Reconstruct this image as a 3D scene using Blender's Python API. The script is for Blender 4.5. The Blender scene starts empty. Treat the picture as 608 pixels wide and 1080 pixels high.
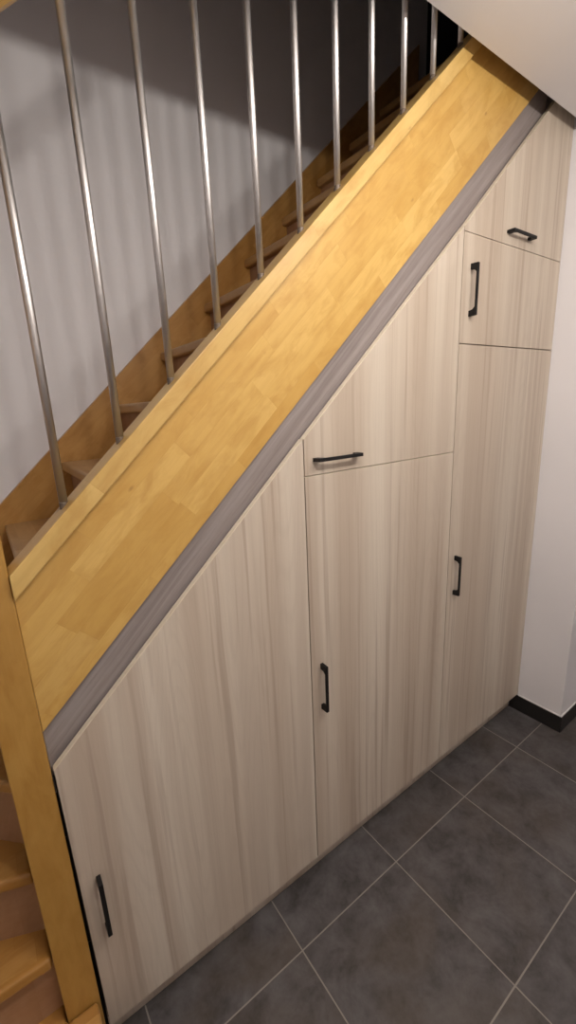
import bpy, bmesh, math, random
from mathutils import Vector, Matrix
random.seed(7)
S = bpy.context.scene
COL = S.collection

# ------------------------------------------------------------------ helpers
def link(name, bm, mat, parent=None, bevel=0.0, smooth=False, segs=2):
    bmesh.ops.remove_doubles(bm, verts=bm.verts, dist=1e-6)
    bmesh.ops.recalc_face_normals(bm, faces=bm.faces)
    me = bpy.data.meshes.new(name)
    if parent is not None:
        bmesh.ops.translate(bm, verts=bm.verts, vec=-WL(parent))
    bm.to_mesh(me); bm.free()
    o = bpy.data.objects.new(name, me)
    COL.objects.link(o)
    if mat: me.materials.append(mat)
    if parent is not None: o.parent = parent
    if bevel > 0:
        b = o.modifiers.new('bevel', 'BEVEL'); b.width = bevel; b.segments = segs
        b.limit_method = 'ANGLE'; b.angle_limit = math.radians(40)
    if smooth:
        for p in me.polygons: p.use_smooth = True
    return o

def WL(o):
    v = Vector((0, 0, 0))
    while o is not None:
        v = v + o.location; o = o.parent
    return v

def box(bm, x0, x1, y0, y1, z0, z1):
    vs = [bm.verts.new(c) for c in ((x0,y0,z0),(x1,y0,z0),(x1,y1,z0),(x0,y1,z0),(x0,y0,z1),(x1,y0,z1),(x1,y1,z1),(x0,y1,z1))]
    for f in ((0,3,2,1),(4,5,6,7),(0,1,5,4),(1,2,6,5),(2,3,7,6),(3,0,4,7)):
        bm.faces.new([vs[i] for i in f])

def prism_xz(bm, pts, y0, y1):          # outline in x,z pushed through y
    a = [bm.verts.new((x, y0, z)) for x, z in pts]
    b = [bm.verts.new((x, y1, z)) for x, z in pts]
    n = len(pts)
    bm.faces.new(a); bm.faces.new(b[::-1])
    for i in range(n): bm.faces.new((a[i], b[i], b[(i+1) % n], a[(i+1) % n]))

def prism_xy(bm, pts, z0, z1):
    a = [bm.verts.new((x, y, z0)) for x, y in pts]
    b = [bm.verts.new((x, y, z1)) for x, y in pts]
    n = len(pts)
    bm.faces.new(a[::-1]); bm.faces.new(b)
    for i in range(n): bm.faces.new((a[i], a[(i+1) % n], b[(i+1) % n], b[i]))

def rod(bm, p0, p1, r, n=20):
    p0, p1 = Vector(p0), Vector(p1); d = (p1-p0)
    q = d.to_track_quat('Z', 'Y').to_matrix()
    A, B = [], []
    for i in range(n):
        t = 2*math.pi*i/n; v = q @ Vector((r*math.cos(t), r*math.sin(t), 0))
        A.append(bm.verts.new(p0+v)); B.append(bm.verts.new(p1+v))
    for i in range(n): bm.faces.new((A[i], A[(i+1) % n], B[(i+1) % n], B[i]))
    bm.faces.new(A[::-1]); bm.faces.new(B)

def thing(name, label, cat, loc, group=None):
    o = bpy.data.objects.new(name, None); COL.objects.link(o)
    o.location = loc; o.empty_display_size = .1
    o['label'] = label; o['category'] = cat
    if group: o['group'] = group
    return o

def tag(o, label, cat, group=None):
    o['label'] = label; o['category'] = cat
    if group: o['group'] = group
    return o

def struct(name, bm, mat, bevel=0):
    o = link(name, bm, mat, None, bevel); o['kind'] = 'structure'; return o

# ------------------------------------------------------------------ materials
class NT:
    def __init__(s, name):
        s.m = bpy.data.materials.new(name); s.m.use_nodes = True
        s.t = s.m.node_tree; s.n = s.t.nodes; s.l = s.t.links
        s.b = s.n['Principled BSDF']
    def new(s, typ, **kw):
        x = s.n.new(typ)
        for k, v in kw.items(): setattr(x, k, v)
        return x
    def put(s, sock, v):
        if isinstance(v, bpy.types.NodeSocket): s.l.new(v, sock)
        else: sock.default_value = v
    def math(s, op, a, b=0.0, c=None):
        x = s.new('ShaderNodeMath', operation=op); s.put(x.inputs[0], a); s.put(x.inputs[1], b)
        if c is not None: s.put(x.inputs[2], c)
        return x.outputs[0]
    def pos(s): return s.new('ShaderNodeNewGeometry').outputs['Position']
    def sep(s, v):
        x = s.new('ShaderNodeSeparateXYZ'); s.put(x.inputs[0], v); return x.outputs
    def comb(s, a, b, c):
        x = s.new('ShaderNodeCombineXYZ')
        for i, v in enumerate((a, b, c)): s.put(x.inputs[i], v)
        return x.outputs[0]
    def noise(s, vec, scale=1.0, detail=2.0, rough=.5, dist=0.0):
        x = s.new('ShaderNodeTexNoise'); s.put(x.inputs['Vector'], vec)
        x.inputs['Scale'].default_value = scale; x.inputs['Detail'].default_value = detail
        x.inputs['Roughness'].default_value = rough; x.inputs['Distortion'].default_value = dist
        return x.outputs['Fac']
    def white(s, vec):
        x = s.new('ShaderNodeTexWhiteNoise', noise_dimensions='3D'); s.put(x.inputs['Vector'], vec)
        return x.outputs['Value']
    def ramp(s, f, stops):
        x = s.new('ShaderNodeValToRGB'); s.put(x.inputs[0], f)
        e = x.color_ramp.elements
        while len(e) < len(stops): e.new(.5)
        for i, (p, c) in enumerate(stops):
            e[i].position = p; e[i].color = (*c, 1) if len(c) == 3 else c
        return x.outputs[0]
    def mix(s, f, a, b, mode='MIX'):
        x = s.new('ShaderNodeMix', data_type='RGBA', blend_type=mode)
        s.put(x.inputs[0], f)
        for sock, v in ((x.inputs[6], a), (x.inputs[7], b)):
            if isinstance(v, tuple): v = (*v, 1) if len(v) == 3 else v
            s.put(sock, v)
        return x.outputs[2]
    def bump(s, h, strength=.2, dist=.001):
        x = s.new('ShaderNodeBump'); x.inputs['Strength'].default_value = strength
        x.inputs['Distance'].default_value = dist; s.put(x.inputs['Height'], h)
        s.l.new(x.outputs[0], s.b.inputs['Normal'])
    def done(s, col, rough=.5, metal=0.0, spec=None):
        if isinstance(col, tuple): col = (*col, 1)
        s.put(s.b.inputs['Base Color'], col); s.put(s.b.inputs['Roughness'], rough)
        s.b.inputs['Metallic'].default_value = metal
        if spec is not None: s.b.inputs['Specular IOR Level'].default_value = spec
        return s.m

def mat_plain(name, col, rough=.5, metal=0, spec=None):
    return NT(name).done(col, rough, metal, spec)

def mat_plaster(name, col):
    t = NT(name); p = t.pos()
    n = t.noise(p, 3.0, 3); n2 = t.noise(p, 90.0, 3)
    c = t.mix(t.ramp(n, [(.3, (0, 0, 0)), (.75, (1, 1, 1))]), tuple(v*.96 for v in col), col)
    t.bump(n2, .12, .002)
    return t.done(c, .75, 0, .25)

def mat_laminate(name, seed, dark=1.0):
    # pale ash decor: long vertical streaks, fine pores
    t = NT(name); x, y, z = t.sep(t.pos())
    wob = t.math('MULTIPLY', t.math('SUBTRACT', t.noise(t.comb(t.math('MULTIPLY', x, 3.0), seed, t.math('MULTIPLY', z, 1.3)), 1, 2), .5), .022)
    xx = t.math('ADD', x, wob)
    broad = t.noise(t.comb(t.math('MULTIPLY', xx, 5.5), seed, t.math('MULTIPLY', z, .22)), 1, 1.0, .5)
    band = t.noise(t.comb(t.math('MULTIPLY', xx, 17.0), seed+2, t.math('MULTIPLY', z, .35)), 1, 1.5, .5)
    line = t.noise(t.comb(t.math('MULTIPLY', xx, 48.0), seed+4, t.math('MULTIPLY', z, .8)), 1, 2.0, .55)
    fine = t.noise(t.comb(t.math('MULTIPLY', xx, 150.0), seed+6, t.math('MULTIPLY', z, 2.2)), 1, 2.0, .6)
    pore = t.noise(t.comb(t.math('MULTIPLY', xx, 520.0), seed+5, t.math('MULTIPLY', z, 16.0)), 1, 2.0, .6)
    cath = t.noise(t.comb(t.math('MULTIPLY', x, 6.0), seed+9, t.math('MULTIPLY', z, .5)), 1, 1.0, .5)
    rings = t.math('SINE', t.math('MULTIPLY', cath, 190.0))
    K = lambda r_, g_, b_: (r_*dark, g_*dark, b_*dark)
    c = t.mix(t.ramp(broad, [(.38, (0, 0, 0)), (.62, (1,)*3)]), K(.620, .545, .450), K(.525, .440, .350))
    c = t.mix(t.math('MULTIPLY', t.ramp(band, [(.42, (0, 0, 0)), (.52, (.55,)*3), (.56, (.85,)*3), (.66, (1,)*3)]), .50), c, K(.430, .340, .262))
    c = t.mix(t.math('MULTIPLY', t.ramp(line, [(.55, (0, 0, 0)), (.68, (1,)*3)]), .50), c, K(.335, .250, .190))
    c = t.mix(t.math('MULTIPLY', t.ramp(fine, [(.46, (0, 0, 0)), (.72, (1,)*3)]), .10), c, K(.34, .27, .21))
    c = t.mix(t.math('MULTIPLY', t.ramp(pore, [(.5, (0, 0, 0)), (.75, (1,)*3)]), .12), c, K(.36, .28, .22))
    c = t.mix(t.math('MULTIPLY', t.ramp(rings, [(.3, (0, 0, 0)), (1, (1,)*3)]), .08), c, K(.33, .26, .20))
    t.bump(pore, .06, .0006)
    return t.done(c, .48, 0, .35)

def mat_stave(name, mode, w=.044, L=.42, base=(.64, .415, .12), amp=1.0, seed=0, rough=.33, ang=0.0):
    # finger-jointed solid wood worktop staves; mode = grain direction
    t = NT(name); x, y, z = t.sep(t.pos())
    if mode == 'slope':
        ca, sa = math.cos(ang), math.sin(ang)
        u = t.math('ADD', t.math('MULTIPLY', x, ca), t.math('MULTIPLY', z, sa))
        v = t.math('SUBTRACT', t.math('MULTIPLY', z, ca), t.math('MULTIPLY', x, sa)); q = y
    elif mode == 'z': u, v, q = z, t.math('ADD', x, t.math('MULTIPLY', y, 1.0)), y
    elif mode == 'y': u, v, q = y, t.math('ADD', x, t.math('MULTIPLY', z, .31)), z
    else: u, v, q = x, t.math('ADD', y, t.math('MULTIPLY', z, .31)), z
    row = t.math('FLOOR', t.math('DIVIDE', t.math('ADD', v, 5.0), w))
    r1 = t.white(t.comb(row, seed, 1.0))
    uu = t.math('ADD', t.math('DIVIDE', u, L), t.math('MULTIPLY', r1, 13.0))
    cell = t.math('FLOOR', uu)
    rnd = t.white(t.comb(row, cell, seed+2.0)); rn2 = t.white(t.comb(row, cell, seed+7.0))
    off = t.math('MULTIPLY', rnd, 40.0)
    g = t.noise(t.comb(t.math('MULTIPLY', u, 4.0), t.math('ADD', t.math('MULTIPLY', v, 60.0), off), t.math('MULTIPLY', q, 60.0)), 1, 3, .55, .3)
    g2 = t.noise(t.comb(t.math('MULTIPLY', u, 18.0), t.math('MULTIPLY', v, 500.0), t.math('MULTIPLY', q, 300.0)), 1, 2, .5)
    big = t.noise(t.comb(t.math('MULTIPLY', u, 2.4), t.math('MULTIPLY', v, 5.0), q), 1, 3, .55)
    B = base
    lo = (B[0]*.80, B[1]*.70, B[2]*.55); hi = (min(1, B[0]*1.12), B[1]*1.16, B[2]*1.35)
    f = t.math('ADD', t.math('MULTIPLY', rnd, .55*amp), t.math('MULTIPLY', big, .55))
    c = t.mix(t.math('MINIMUM', t.math('MAXIMUM', f, 0.0), 1.0), hi, lo)
    cl = t.noise(t.comb(t.math('MULTIPLY', u, 9.0), t.math('ADD', t.math('MULTIPLY', v, 22.0), off), q), 1, 4, .6, .5)
    c = t.mix(t.math('MULTIPLY', t.ramp(cl, [(.44, (0, 0, 0)), (.68, (1,)*3)]), .6), c, (B[0]*.72, B[1]*.60, B[2]*.45))
    c = t.mix(t.math('MULTIPLY', t.ramp(g, [(.45, (0, 0, 0)), (.8, (1,)*3)]), .28), c, (B[0]*.62, B[1]*.50, B[2]*.38))
    c = t.mix(t.math('MULTIPLY', t.ramp(g2, [(.5, (0, 0, 0)), (.8, (1,)*3)]), .14), c, (B[0]*.6, B[1]*.5, B[2]*.4))
    c = t.mix(t.math('MULTIPLY', t.ramp(rn2, [(.80, (0, 0, 0)), (.95, (1,)*3)]), .22*amp), c, (B[0]*.66, B[1]*.55, B[2]*.5))
    # thin joints between staves
    fv = t.math('FRACT', t.math('DIVIDE', t.math('ADD', v, 5.0), w)); fu = t.math('FRACT', uu)
    j = t.math('MAXIMUM', t.math('LESS_THAN', fv, .018), t.math('LESS_THAN', fu, .0025))
    c = t.mix(t.math('MULTIPLY', j, .18*amp), c, (B[0]*.5, B[1]*.4, B[2]*.3))
    # small scattered marks
    vo = t.new('ShaderNodeTexVoronoi'); t.put(vo.inputs['Vector'], t.comb(u, t.math('MULTIPLY', v, 2.2), q)); vo.inputs['Scale'].default_value = 5.5
    k = t.ramp(vo.outputs['Distance'], [(.02, (1,)*3), (.06, (0, 0, 0))])
    c = t.mix(t.math('MULTIPLY', k, .45), c, (.22, .10, .03))
    t.bump(g2, .05, .0008)
    return t.done(c, rough, 0, .45)

def mat_filler(ang):
    t = NT('grey_oak_filler'); x, y, z = t.sep(t.pos()); ca, sa = math.cos(ang), math.sin(ang)
    u = t.math('ADD', t.math('MULTIPLY', x, ca), t.math('MULTIPLY', z, sa))
    v = t.math('SUBTRACT', t.math('MULTIPLY', z, ca), t.math('MULTIPLY', x, sa))
    a = t.noise(t.comb(t.math('MULTIPLY', u, 2.2), t.math('MULTIPLY', v, 60.0), 0.0), 1, 3, .6, .4)
    b = t.noise(t.comb(t.math('MULTIPLY', u, 16.0), t.math('MULTIPLY', v, 420.0), 3.0), 1, 2, .6)
    c = t.mix(t.ramp(a, [(.3, (0, 0, 0)), (.7, (1,)*3)]), (.31, .27, .255), (.215, .18, .17))
    c = t.mix(t.math('MULTIPLY', t.ramp(b, [(.5, (0, 0, 0)), (.75, (1,)*3)]), .3), c, (.14, .11, .10))
    t.bump(b, .08, .0006)
    return t.done(c, .5, 0, .35)

def mat_tiles(gx, gy, s):
    t = NT('slate_floor_tile'); P = t.pos(); x, y, z = t.sep(P)
    fx = t.math('DIVIDE', t.math('SUBTRACT', x, gx-20*s), s); fy = t.math('DIVIDE', t.math('SUBTRACT', y, gy-20*s), s)
    ex = t.math('ABSOLUTE', t.math('SUBTRACT', t.math('FRACT', t.math('ADD', fx, .5)), .5))
    ey = t.math('ABSOLUTE', t.math('SUBTRACT', t.math('FRACT', t.math('ADD', fy, .5)), .5))
    d = t.math('MULTIPLY', t.math('MINIMUM', ex, ey), s)
    wn = t.noise(P, 14.0, 2)
    gw = t.math('ADD', .0014, t.math('MULTIPLY', wn, .0014))
    grout = t.math('LESS_THAN', d, gw)
    tx = t.math('FLOOR', fx); ty = t.math('FLOOR', fy)
    r = t.white(t.comb(tx, ty, 1.0)); r2 = t.white(t.comb(tx, ty, 5.0))
    pv = t.comb(t.math('ADD', x, t.math('MULTIPLY', r, 9.0)), t.math('ADD', y, t.math('MULTIPLY', r2, 9.0)), 0.0)
    a = t.noise(pv, 8.5, 7, .68, .3); b = t.noise(pv, 3.0, 3, .5, .6); c3 = t.noise(pv, 55.0, 4, .6)
    c = t.mix(t.ramp(a, [(.35, (0, 0, 0)), (.68, (1,)*3)]), (.043, .037, .036), (.130, .120, .122))
    c = t.mix(t.math('MULTIPLY', t.ramp(b, [(.48, (0, 0, 0)), (.68, (1,)*3)]), .5), c, (.085, .064, .046))
    c = t.mix(t.math('MULTIPLY', t.ramp(c3, [(.4, (0, 0, 0)), (.7, (1,)*3)]), .20), c, (.14, .128, .125))
    c = t.mix(t.math('MULTIPLY', r, .18), c, (.04, .035, .035))
    c = t.mix(grout, c, (.25, .225, .20))
    hgt = t.math('SUBTRACT', t.math('MULTIPLY', c3, .3), t.math('MULTIPLY', grout, 1.0))
    t.bump(hgt, .25, .0012)
    return t.done(c, t.ramp(a, [(.3, (.50,)*3), (.7, (.38,)*3)]), 0, .4)

MS = .945
ANG = math.atan(MS)
M_wall = mat_plaster('white_wall_paint', (.80, .775, .785))
M_ceil = mat_plaster('white_ceiling_paint', (.84, .82, .83))
M_door = mat_laminate('ash_laminate_door_a', 1.3)
M_door2 = mat_laminate('ash_laminate_door_b', 7.7)
M_door3 = mat_laminate('ash_laminate_door_c', 13.1)
M_plinth = mat_laminate('ash_laminate_plinth', 4.1, .9)
M_edge = mat_plain('cream_edge_banding', (.74, .66, .52), .42)
M_string = mat_stave('honey_beech_stringer', 'slope', ang=ANG, w=.052, L=.36)
M_cap = mat_stave('honey_beech_cap', 'slope', ang=ANG, w=.9, L=.85, seed=4, amp=.55, base=(.62, .42, .135))
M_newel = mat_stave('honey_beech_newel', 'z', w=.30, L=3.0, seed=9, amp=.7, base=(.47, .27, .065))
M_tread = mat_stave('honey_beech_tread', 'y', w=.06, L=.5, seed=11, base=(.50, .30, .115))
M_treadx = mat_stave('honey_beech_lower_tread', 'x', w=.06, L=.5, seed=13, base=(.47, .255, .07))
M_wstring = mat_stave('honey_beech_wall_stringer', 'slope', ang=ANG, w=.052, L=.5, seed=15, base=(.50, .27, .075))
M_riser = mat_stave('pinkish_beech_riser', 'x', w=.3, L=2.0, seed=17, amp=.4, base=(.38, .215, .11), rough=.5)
M_rail = mat_stave('honey_beech_handrail', 'slope', ang=ANG, w=.3, L=1.2, seed=19, amp=.5)
M_fill = mat_filler(ANG)
M_carc = mat_plain('dark_carcass', (.10, .085, .07), .7)
M_black = mat_plain('matt_black_metal', (.008, .007, .007), .55, 0, .3)
M_skirt = mat_plain('black_skirting_tile', (.017, .015, .014), .38, 0, .5)
M_caulk = mat_plain('white_sealant', (.78, .75, .73), .5)
M_navy = mat_plain('dark_navy_door_paint', (.006, .008, .02), .6)
t = NT('brushed_steel'); p = t.pos(); x, y, z = t.sep(p)
br = t.noise(t.comb(t.math('MULTIPLY', x, 900.), t.math('MULTIPLY', y, 900.), t.math('MULTIPLY', z, 25.)), 1, 2)
M_steel = t.done((.66, .64, .625), t.ramp(br, [(.3, (.34,)*3), (.7, (.46,)*3)]), 1.0)

# ------------------------------------------------------------------ measured layout
XA, XB, XC, XD = .0105, .7412, 1.4614, 2.178
ZB, Z1, Z2, Z3 = .0974, 1.5001, 1.8888, 2.2471
TP = [(.009, .935), (.744, 1.609), (1.463, 2.261), (2.02, 2.785)]
def T(x):
    for (a, za), (b, zb) in zip(TP, TP[1:]):
        if x <= b or b == TP[-1][0]: return za+(zb-za)*(x-a)/(b-a)
CE_Y, CE_Z = -.050, 2.718           # edge of the hall ceiling at the stairwell
LAND = 3.475                         # upper landing height
YW = 1.03                           # back wall of the stairwell

# ------------------------------------------------------------------ room
bm = bmesh.new(); box(bm, -1.35, 3.6, -2.6, YW, -.06, 0); struct('floor', bm, mat_tiles(.5591, -.1375, .4505))
bm = bmesh.new(); box(bm, -1.35, 2.56, YW, YW+.12, 0, 5.3); struct('wall_back', bm, M_wall)
bm = bmesh.new(); box(bm, -1.47, -1.35, -2.6, YW, 0, 5.3); struct('wall_left', bm, M_wall)
bm = bmesh.new(); box(bm, -1.35, 3.6, -2.12, -2.0, 0, CE_Z); struct('wall_front', bm, M_wall)
bm = bmesh.new(); box(bm, XD+.001, 3.6, -.218, CE_Y, 0, CE_Z); box(bm, XD+.001, XD+.13, CE_Y, YW, 0, 2.98)
struct('wall_right', bm, M_wall)
bm = bmesh.new(); box(bm, 3.6, 3.72, -2.72, -.1, 0, CE_Z); struct('wall_hall_end', bm, M_wall)
bm = bmesh.new(); box(bm, -1.35, 3.6, -2.6, CE_Y, CE_Z, LAND); struct('ceiling', bm, M_ceil)
bm = bmesh.new(); box(bm, 2.46, 3.6, CE_Y, YW+.12, 3.22, LAND); struct('floor_upper_landing', bm, M_ceil)
bm = bmesh.new(); box(bm, 2.565, 3.6, YW+.122, YW+.16, LAND, 5.2); struct('door_1', bm, M_navy)
bm = bmesh.new(); box(bm, -1.47, 3.6, -2.6, YW+.12, 5.3, 5.4); struct('ceiling_upper', bm, M_ceil)
bm = bmesh.new(); box(bm, -1.47, 3.6, -2.72, -2.6, LAND, 5.3); struct('wall_front_upper', bm, M_wall)
bm = bmesh.new(); box(bm, 3.6, 3.72, -2.72, YW+.12, LAND, 5.3); struct('wall_right_upper', bm, M_wall)
# dark tiled skirting round the wall return
bm = bmesh.new()
prism_xy(bm, [(XD+.0005, .04), (XD-.008, .04), (XD-.008, -.227), (3.55, -.227), (3.55, -.2185), (XD+.0005, -.2185)], .001, .090)
struct('baseboard_right', bm, M_skirt, .0012)
bm = bmesh.new()
prism_xy(bm, [(XD+.0005, -.004), (XD-.0055, -.004), (XD-.0055, -.2245), (3.55, -.2245), (3.55, -.2185), (XD+.0005, -.2185)], .0905, .0965)
struct('trim_1', bm, M_caulk, .001)

# ------------------------------------------------------------------ cabinets
DT = .018
def handle(parent, c, vertical, L=.172, so=.029, w=.0105):
    """bow handle: two flared feet and a flat bar, one piece, in black"""
    bm = bmesh.new()
    h = L/2; ft = .019; th = .0065
    prof = [(-h, 0), (-h+.0015, -so), (h-.0015, -so), (h, 0), (h-ft, 0), (h-ft-.003, -so+th+.008), (h-ft-.011, -so+th), (-h+ft+.011, -so+th), (-h+ft+.003, -so+th+.008), (-h+ft, 0)]
    a, b = [], []
    for s, y in prof:
        for lst, o in ((a, -w/2), (b, w/2)):
            lst.append(bm.verts.new((c[0]+o, c[1]+y, c[2]+s) if vertical else (c[0]+s, c[1]+y, c[2]+o)))
    n = len(prof); bm.faces.new(a); bm.faces.new(b[::-1])
    for i in range(n): bm.faces.new((a[i], b[i], b[(i+1) % n], a[(i+1) % n]))
    return link('handle', bm, M_black, parent, .0012)

def front(name, pts, parent, mat, band=None):
    bm = bmesh.new(); prism_xz(bm, pts, 0, DT)
    o = link(name, bm, mat, parent, .0007, segs=2)
    if band:                            # pale edge strip glued along the top edge
        (xa, za), (xb, zb) = band; L = math.hypot(xb-xa, zb-za); nx, nz = -(zb-za)/L, (xb-xa)/L; e = .0012
        bm = bmesh.new(); prism_xz(bm, [(xa, za), (xb, zb), (xb+nx*e, zb+nz*e), (xa+nx*e, za+nz*e)], .0, DT)
        eb = link('edge_banding', bm, M_edge, o, .0004)
        eb['label'] = 'pale cream top edge'
    return o

G = .0018
def cabinet(label, x0, x1, zt):
    c = thing('cabinet', label, 'cabinet', ((x0+x1)/2, .3, 0), 'fitted cupboards under the stairs')
    bm = bmesh.new()
    a, b = x0+.002, x1-.002
    top = [(b, min(T(b)-.035, 2.72))] + ([(2.0, 2.72)] if x1 > 2 else []) + [(a, T(a)-.035)]
    prism_xz(bm, [(a, ZB+.006), (b, ZB+.006)] + top, DT+.0015, .90)
    link('body', bm, M_carc, c)
    bm = bmesh.new(); box(bm, x0+.001, x1-(.009 if x1 > 2 else .0), .043, .059, .001, ZB+.004); link('plinth', bm, M_plinth, c)
    return c

c1 = cabinet('low left ash-look cupboard under the stairs with one sloping door, next to the newel post', XA, XB, 0)
d = front('door', [(XA+.004, ZB), (XB-G, ZB), (XB-G, T(XB)), (XA-.001, T(XA))], c1, M_door, ((XA-.001, T(XA)), (XB-G, T(XB))))
handle(d, (.053, 0, .512), True)
c2 = cabinet('middle ash-look cupboard with a sloping flap above a tall rectangular door', XB, XC, 0)
d = front('door', [(XB+G, ZB), (XC-G, ZB), (XC-G, Z1-G), (XB+G, Z1-G)], c2, M_door2, ((XB+G, Z1-G), (XC-G, Z1-G)))
handle(d, (.7835, 0, .795), True)
d = front('flap', [(XB+G, Z1+G), (XC-G, Z1+G), (XC-G, T(XC)), (XB+G, T(XB))], c2, M_door2, ((XB+G, T(XB)), (XC-G, T(XC))))
handle(d, (.862, 0, 1.546), False, .178)
c3 = cabinet('tallest right ash-look cupboard with three fronts, against the white wall', XC, XD, 0)
d = front('door', [(XC+G, ZB), (XD-G, ZB), (XD-G, Z2-G), (XC+G, Z2-G)], c3, M_door3)
handle(d, (1.506, 0, .988), True)
d = front('door', [(XC+G, Z2+G), (XD-G, Z2+G), (XD-G, Z3-.0010), (XC+G, Z3-.0010)], c3, M_door3)
handle(d, (1.513, 0, 2.067), True)
d = front('flap', [(XC+G, Z3+.0010), (XD-G, Z3+.0010), (XD-G, 2.785), (TP[-1][0], 2.785), (XC+G, T(XC+G))], c3, M_door3, ((XC+G, T(XC+G)), (TP[-1][0], 2.785)))
handle(d, (1.815, 0, 2.289), False)

# grey filler board between the cupboards and the stringer
def SB(x): return 1.030+.9215*x      # underside of the stringer
bm = bmesh.new()
prism_xz(bm, [(.0045, T(.0)-.028), (.0045, SB(.004)-.0012), (2.0, SB(2.0)-.0012), (2.0, T(2.0)-.02)], .0295, .045)
tag(link('filler_board', bm, M_fill, None, .0008), 'grey-brown wood filler board sloping between the yellow stringer and the cupboard doors', 'board')
# (cabinet bodies start behind it)

# ------------------------------------------------------------------ staircase
st = thing('staircase', 'honey-coloured wooden staircase with steel balusters rising above the cupboards', 'staircase', (-.036, .04, 0))
TOPB = 1.402; CAPB = 1.349
XE = 1.925
def zc(x, b): return b+MS*x
bm = bmesh.new()
xs = (LAND-.01-CAPB)/MS
prism_xz(bm, [(.0045, SB(0)), (2.45, SB(2.45)), (2.45, LAND-.01), (xs, LAND-.01), (.0045, CAPB-.001)], .016, .058)
stringer = link('stringer', bm, M_string, st, .001)
bm = bmesh.new(); x2 = 2.17
prism_xz(bm, [(.0045, CAPB), (x2, zc(x2, CAPB)), (x2, zc(x2, TOPB)), (.0045, TOPB)], -.002, .066)
link('stringer_cap', bm, M_cap, st, .0018)
# wall side stringer
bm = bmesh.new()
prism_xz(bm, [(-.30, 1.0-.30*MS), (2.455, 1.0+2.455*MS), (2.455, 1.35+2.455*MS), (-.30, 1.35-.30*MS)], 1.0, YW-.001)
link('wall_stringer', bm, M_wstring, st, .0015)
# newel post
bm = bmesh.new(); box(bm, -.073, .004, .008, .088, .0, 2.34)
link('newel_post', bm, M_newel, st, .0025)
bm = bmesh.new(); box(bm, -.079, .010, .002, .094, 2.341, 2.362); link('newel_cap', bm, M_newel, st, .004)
# treads
R = .2175
def Z(k): return .2125+R*(k-1)
TH = .036
def tread(pts, z, mat=M_tread):
    bm = bmesh.new(); prism_xy(bm, pts, z-TH, z); return link('tread', bm, mat, st, .009, segs=3)
def riser(p, q, z0, z1, th=.015):
    p, q = Vector(p), Vector(q); n = Vector((-(q-p).y, (q-p).x)).normalized()*th
    bm = bmesh.new(); prism_xy(bm, [tuple(p), tuple(q), tuple(q+n), tuple(p+n)], z0, z1); return link('riser', bm, M_riser, st)
XL = -1.0
# straight lower steps, then three winders round the newel
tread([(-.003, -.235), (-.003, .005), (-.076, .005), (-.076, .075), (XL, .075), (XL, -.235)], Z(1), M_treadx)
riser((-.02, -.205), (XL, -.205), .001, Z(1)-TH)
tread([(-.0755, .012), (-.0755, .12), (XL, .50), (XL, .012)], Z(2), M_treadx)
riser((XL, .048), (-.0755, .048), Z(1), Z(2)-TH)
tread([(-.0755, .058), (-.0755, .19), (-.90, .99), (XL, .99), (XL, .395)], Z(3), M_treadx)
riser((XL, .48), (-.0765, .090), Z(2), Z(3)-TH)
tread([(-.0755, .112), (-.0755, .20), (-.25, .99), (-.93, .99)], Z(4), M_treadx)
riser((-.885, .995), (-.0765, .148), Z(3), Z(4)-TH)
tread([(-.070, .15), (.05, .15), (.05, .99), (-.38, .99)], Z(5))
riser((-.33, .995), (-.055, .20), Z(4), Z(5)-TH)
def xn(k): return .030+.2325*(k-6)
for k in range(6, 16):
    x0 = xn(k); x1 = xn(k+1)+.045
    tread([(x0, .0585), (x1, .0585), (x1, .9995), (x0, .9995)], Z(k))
    riser((x0+.045, .0587), (x0+.045, .999), Z(k-1)+.0005, Z(k)-TH-.0005)
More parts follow.
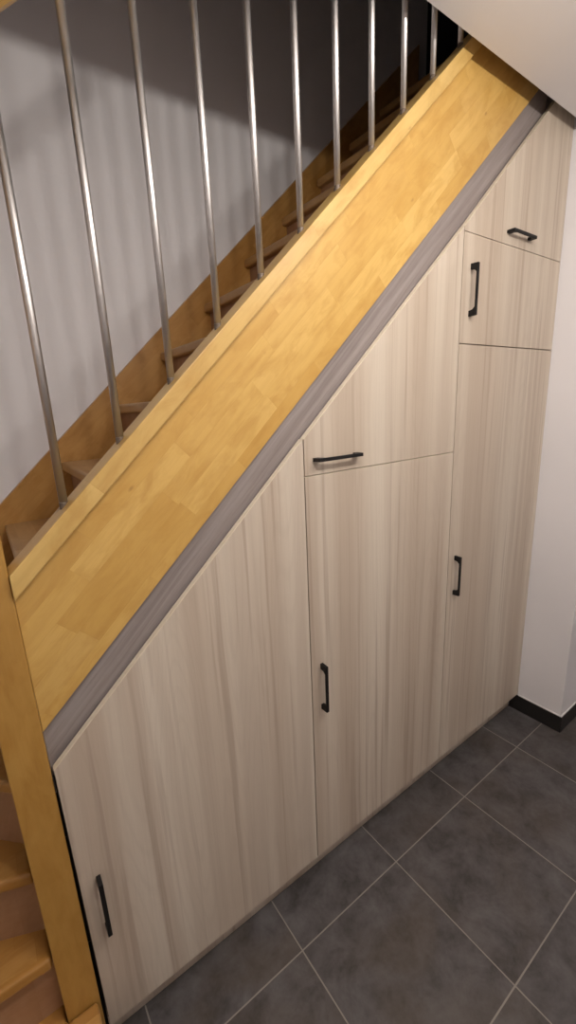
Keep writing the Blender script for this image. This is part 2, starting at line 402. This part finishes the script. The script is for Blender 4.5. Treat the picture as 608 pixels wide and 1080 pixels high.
# balusters: steel tubes standing on the cap, one mesh copied
def add_baluster():
    bm = bmesh.new(); r = .0084
    x, y = BX[0], .040
    z0 = zc(x, TOPB)-.006; z1 = zc(x, 2.215)
    rod(bm, (x, y, z0), (x, y, z1), r, 24)
    e = [ed for ed in bm.edges]
    return link('baluster', bm, M_steel, st, 0, True)
BX = [.1258+.1325*i for i in range(15)]
b0 = add_baluster()
bm = bmesh.new()
for p in range(1): 
    x, y = BX[0], .040; z = zc(x, TOPB)
    rod(bm, (x, y, z-.012), (x, y, z+.0035), .0089, 24)
f0 = link('ferrule', bm, mat_plain('dark_steel_ferrule', (.17, .13, .10), .5, .3), b0, .0006)
for i in range(1, 15):
    c = b0.copy(); COL.objects.link(c); c.parent = st
    dx = BX[i]-BX[0]; c.location = (b0.location[0]+dx, b0.location[1], b0.location[2]+MS*dx)
    f = f0.copy(); COL.objects.link(f); f.parent = c
# handrail
bm = bmesh.new()
nx = 12; prof = []
for i in range(nx):
    a = 2*math.pi*i/nx
    ca, sa = math.cos(a), math.sin(a)
    prof.append((.024*math.copysign(abs(ca)**.6, ca), .026*math.copysign(abs(sa)**.6, sa)))
ends = []
for x in (0.0045, 2.17):
    ends.append([bm.verts.new((x, .040+py, zc(x, 2.254)+pz/math.cos(ANG))) for py, pz in prof])
for i in range(nx): bm.faces.new((ends[0][i], ends[0][(i+1) % nx], ends[1][(i+1) % nx], ends[1][i]))
bm.faces.new(ends[0][::-1]); bm.faces.new(ends[1])
link('handrail', bm, M_rail, st, .002)

# ------------------------------------------------------------------ light
def lamp(loc, power, radius, col=(1, .932, .86)):
    l = bpy.data.lights.new('hall_lamp', 'POINT'); l.energy = power; l.shadow_soft_size = radius; l.color = col
    o = bpy.data.objects.new('hall_lamp', l); COL.objects.link(o); o.location = loc
    return o
for lx in (.40, .85, 1.30):
    lamp((lx, -1.0, 2.718-.22*.95), 10.8, .028)
w = bpy.data.worlds.new('world'); S.world = w; w.use_nodes = True
w.node_tree.nodes['Background'].inputs[0].default_value = (.5, .55, .7, 1)
w.node_tree.nodes['Background'].inputs[1].default_value = .02

# ------------------------------------------------------------------ camera
Rt = Vector((0.80951544, -0.58542382, -0.04431377)); Up = Vector((0.17686759, 0.17120383, 0.96923016)); F = Vector((0.55982374, 0.79244445, -0.24213464))
cd = bpy.data.cameras.new('camera'); cam = bpy.data.objects.new('camera', cd); COL.objects.link(cam)
mt = Matrix((Rt, Up, -F)).transposed().to_4x4(); mt.translation = Vector((0, -.95947798, 1.70205793))
cam.matrix_world = mt
cd.sensor_fit = 'HORIZONTAL'; cd.sensor_width = 36; cd.lens = 451.5486/608*36; cd.clip_start = .02
S.camera = cam
S.view_settings.view_transform = 'Standard'; S.view_settings.look = 'None'
S.view_settings.exposure = 0.6; S.view_settings.gamma = 1; S.view_settings.use_curve_mapping = False
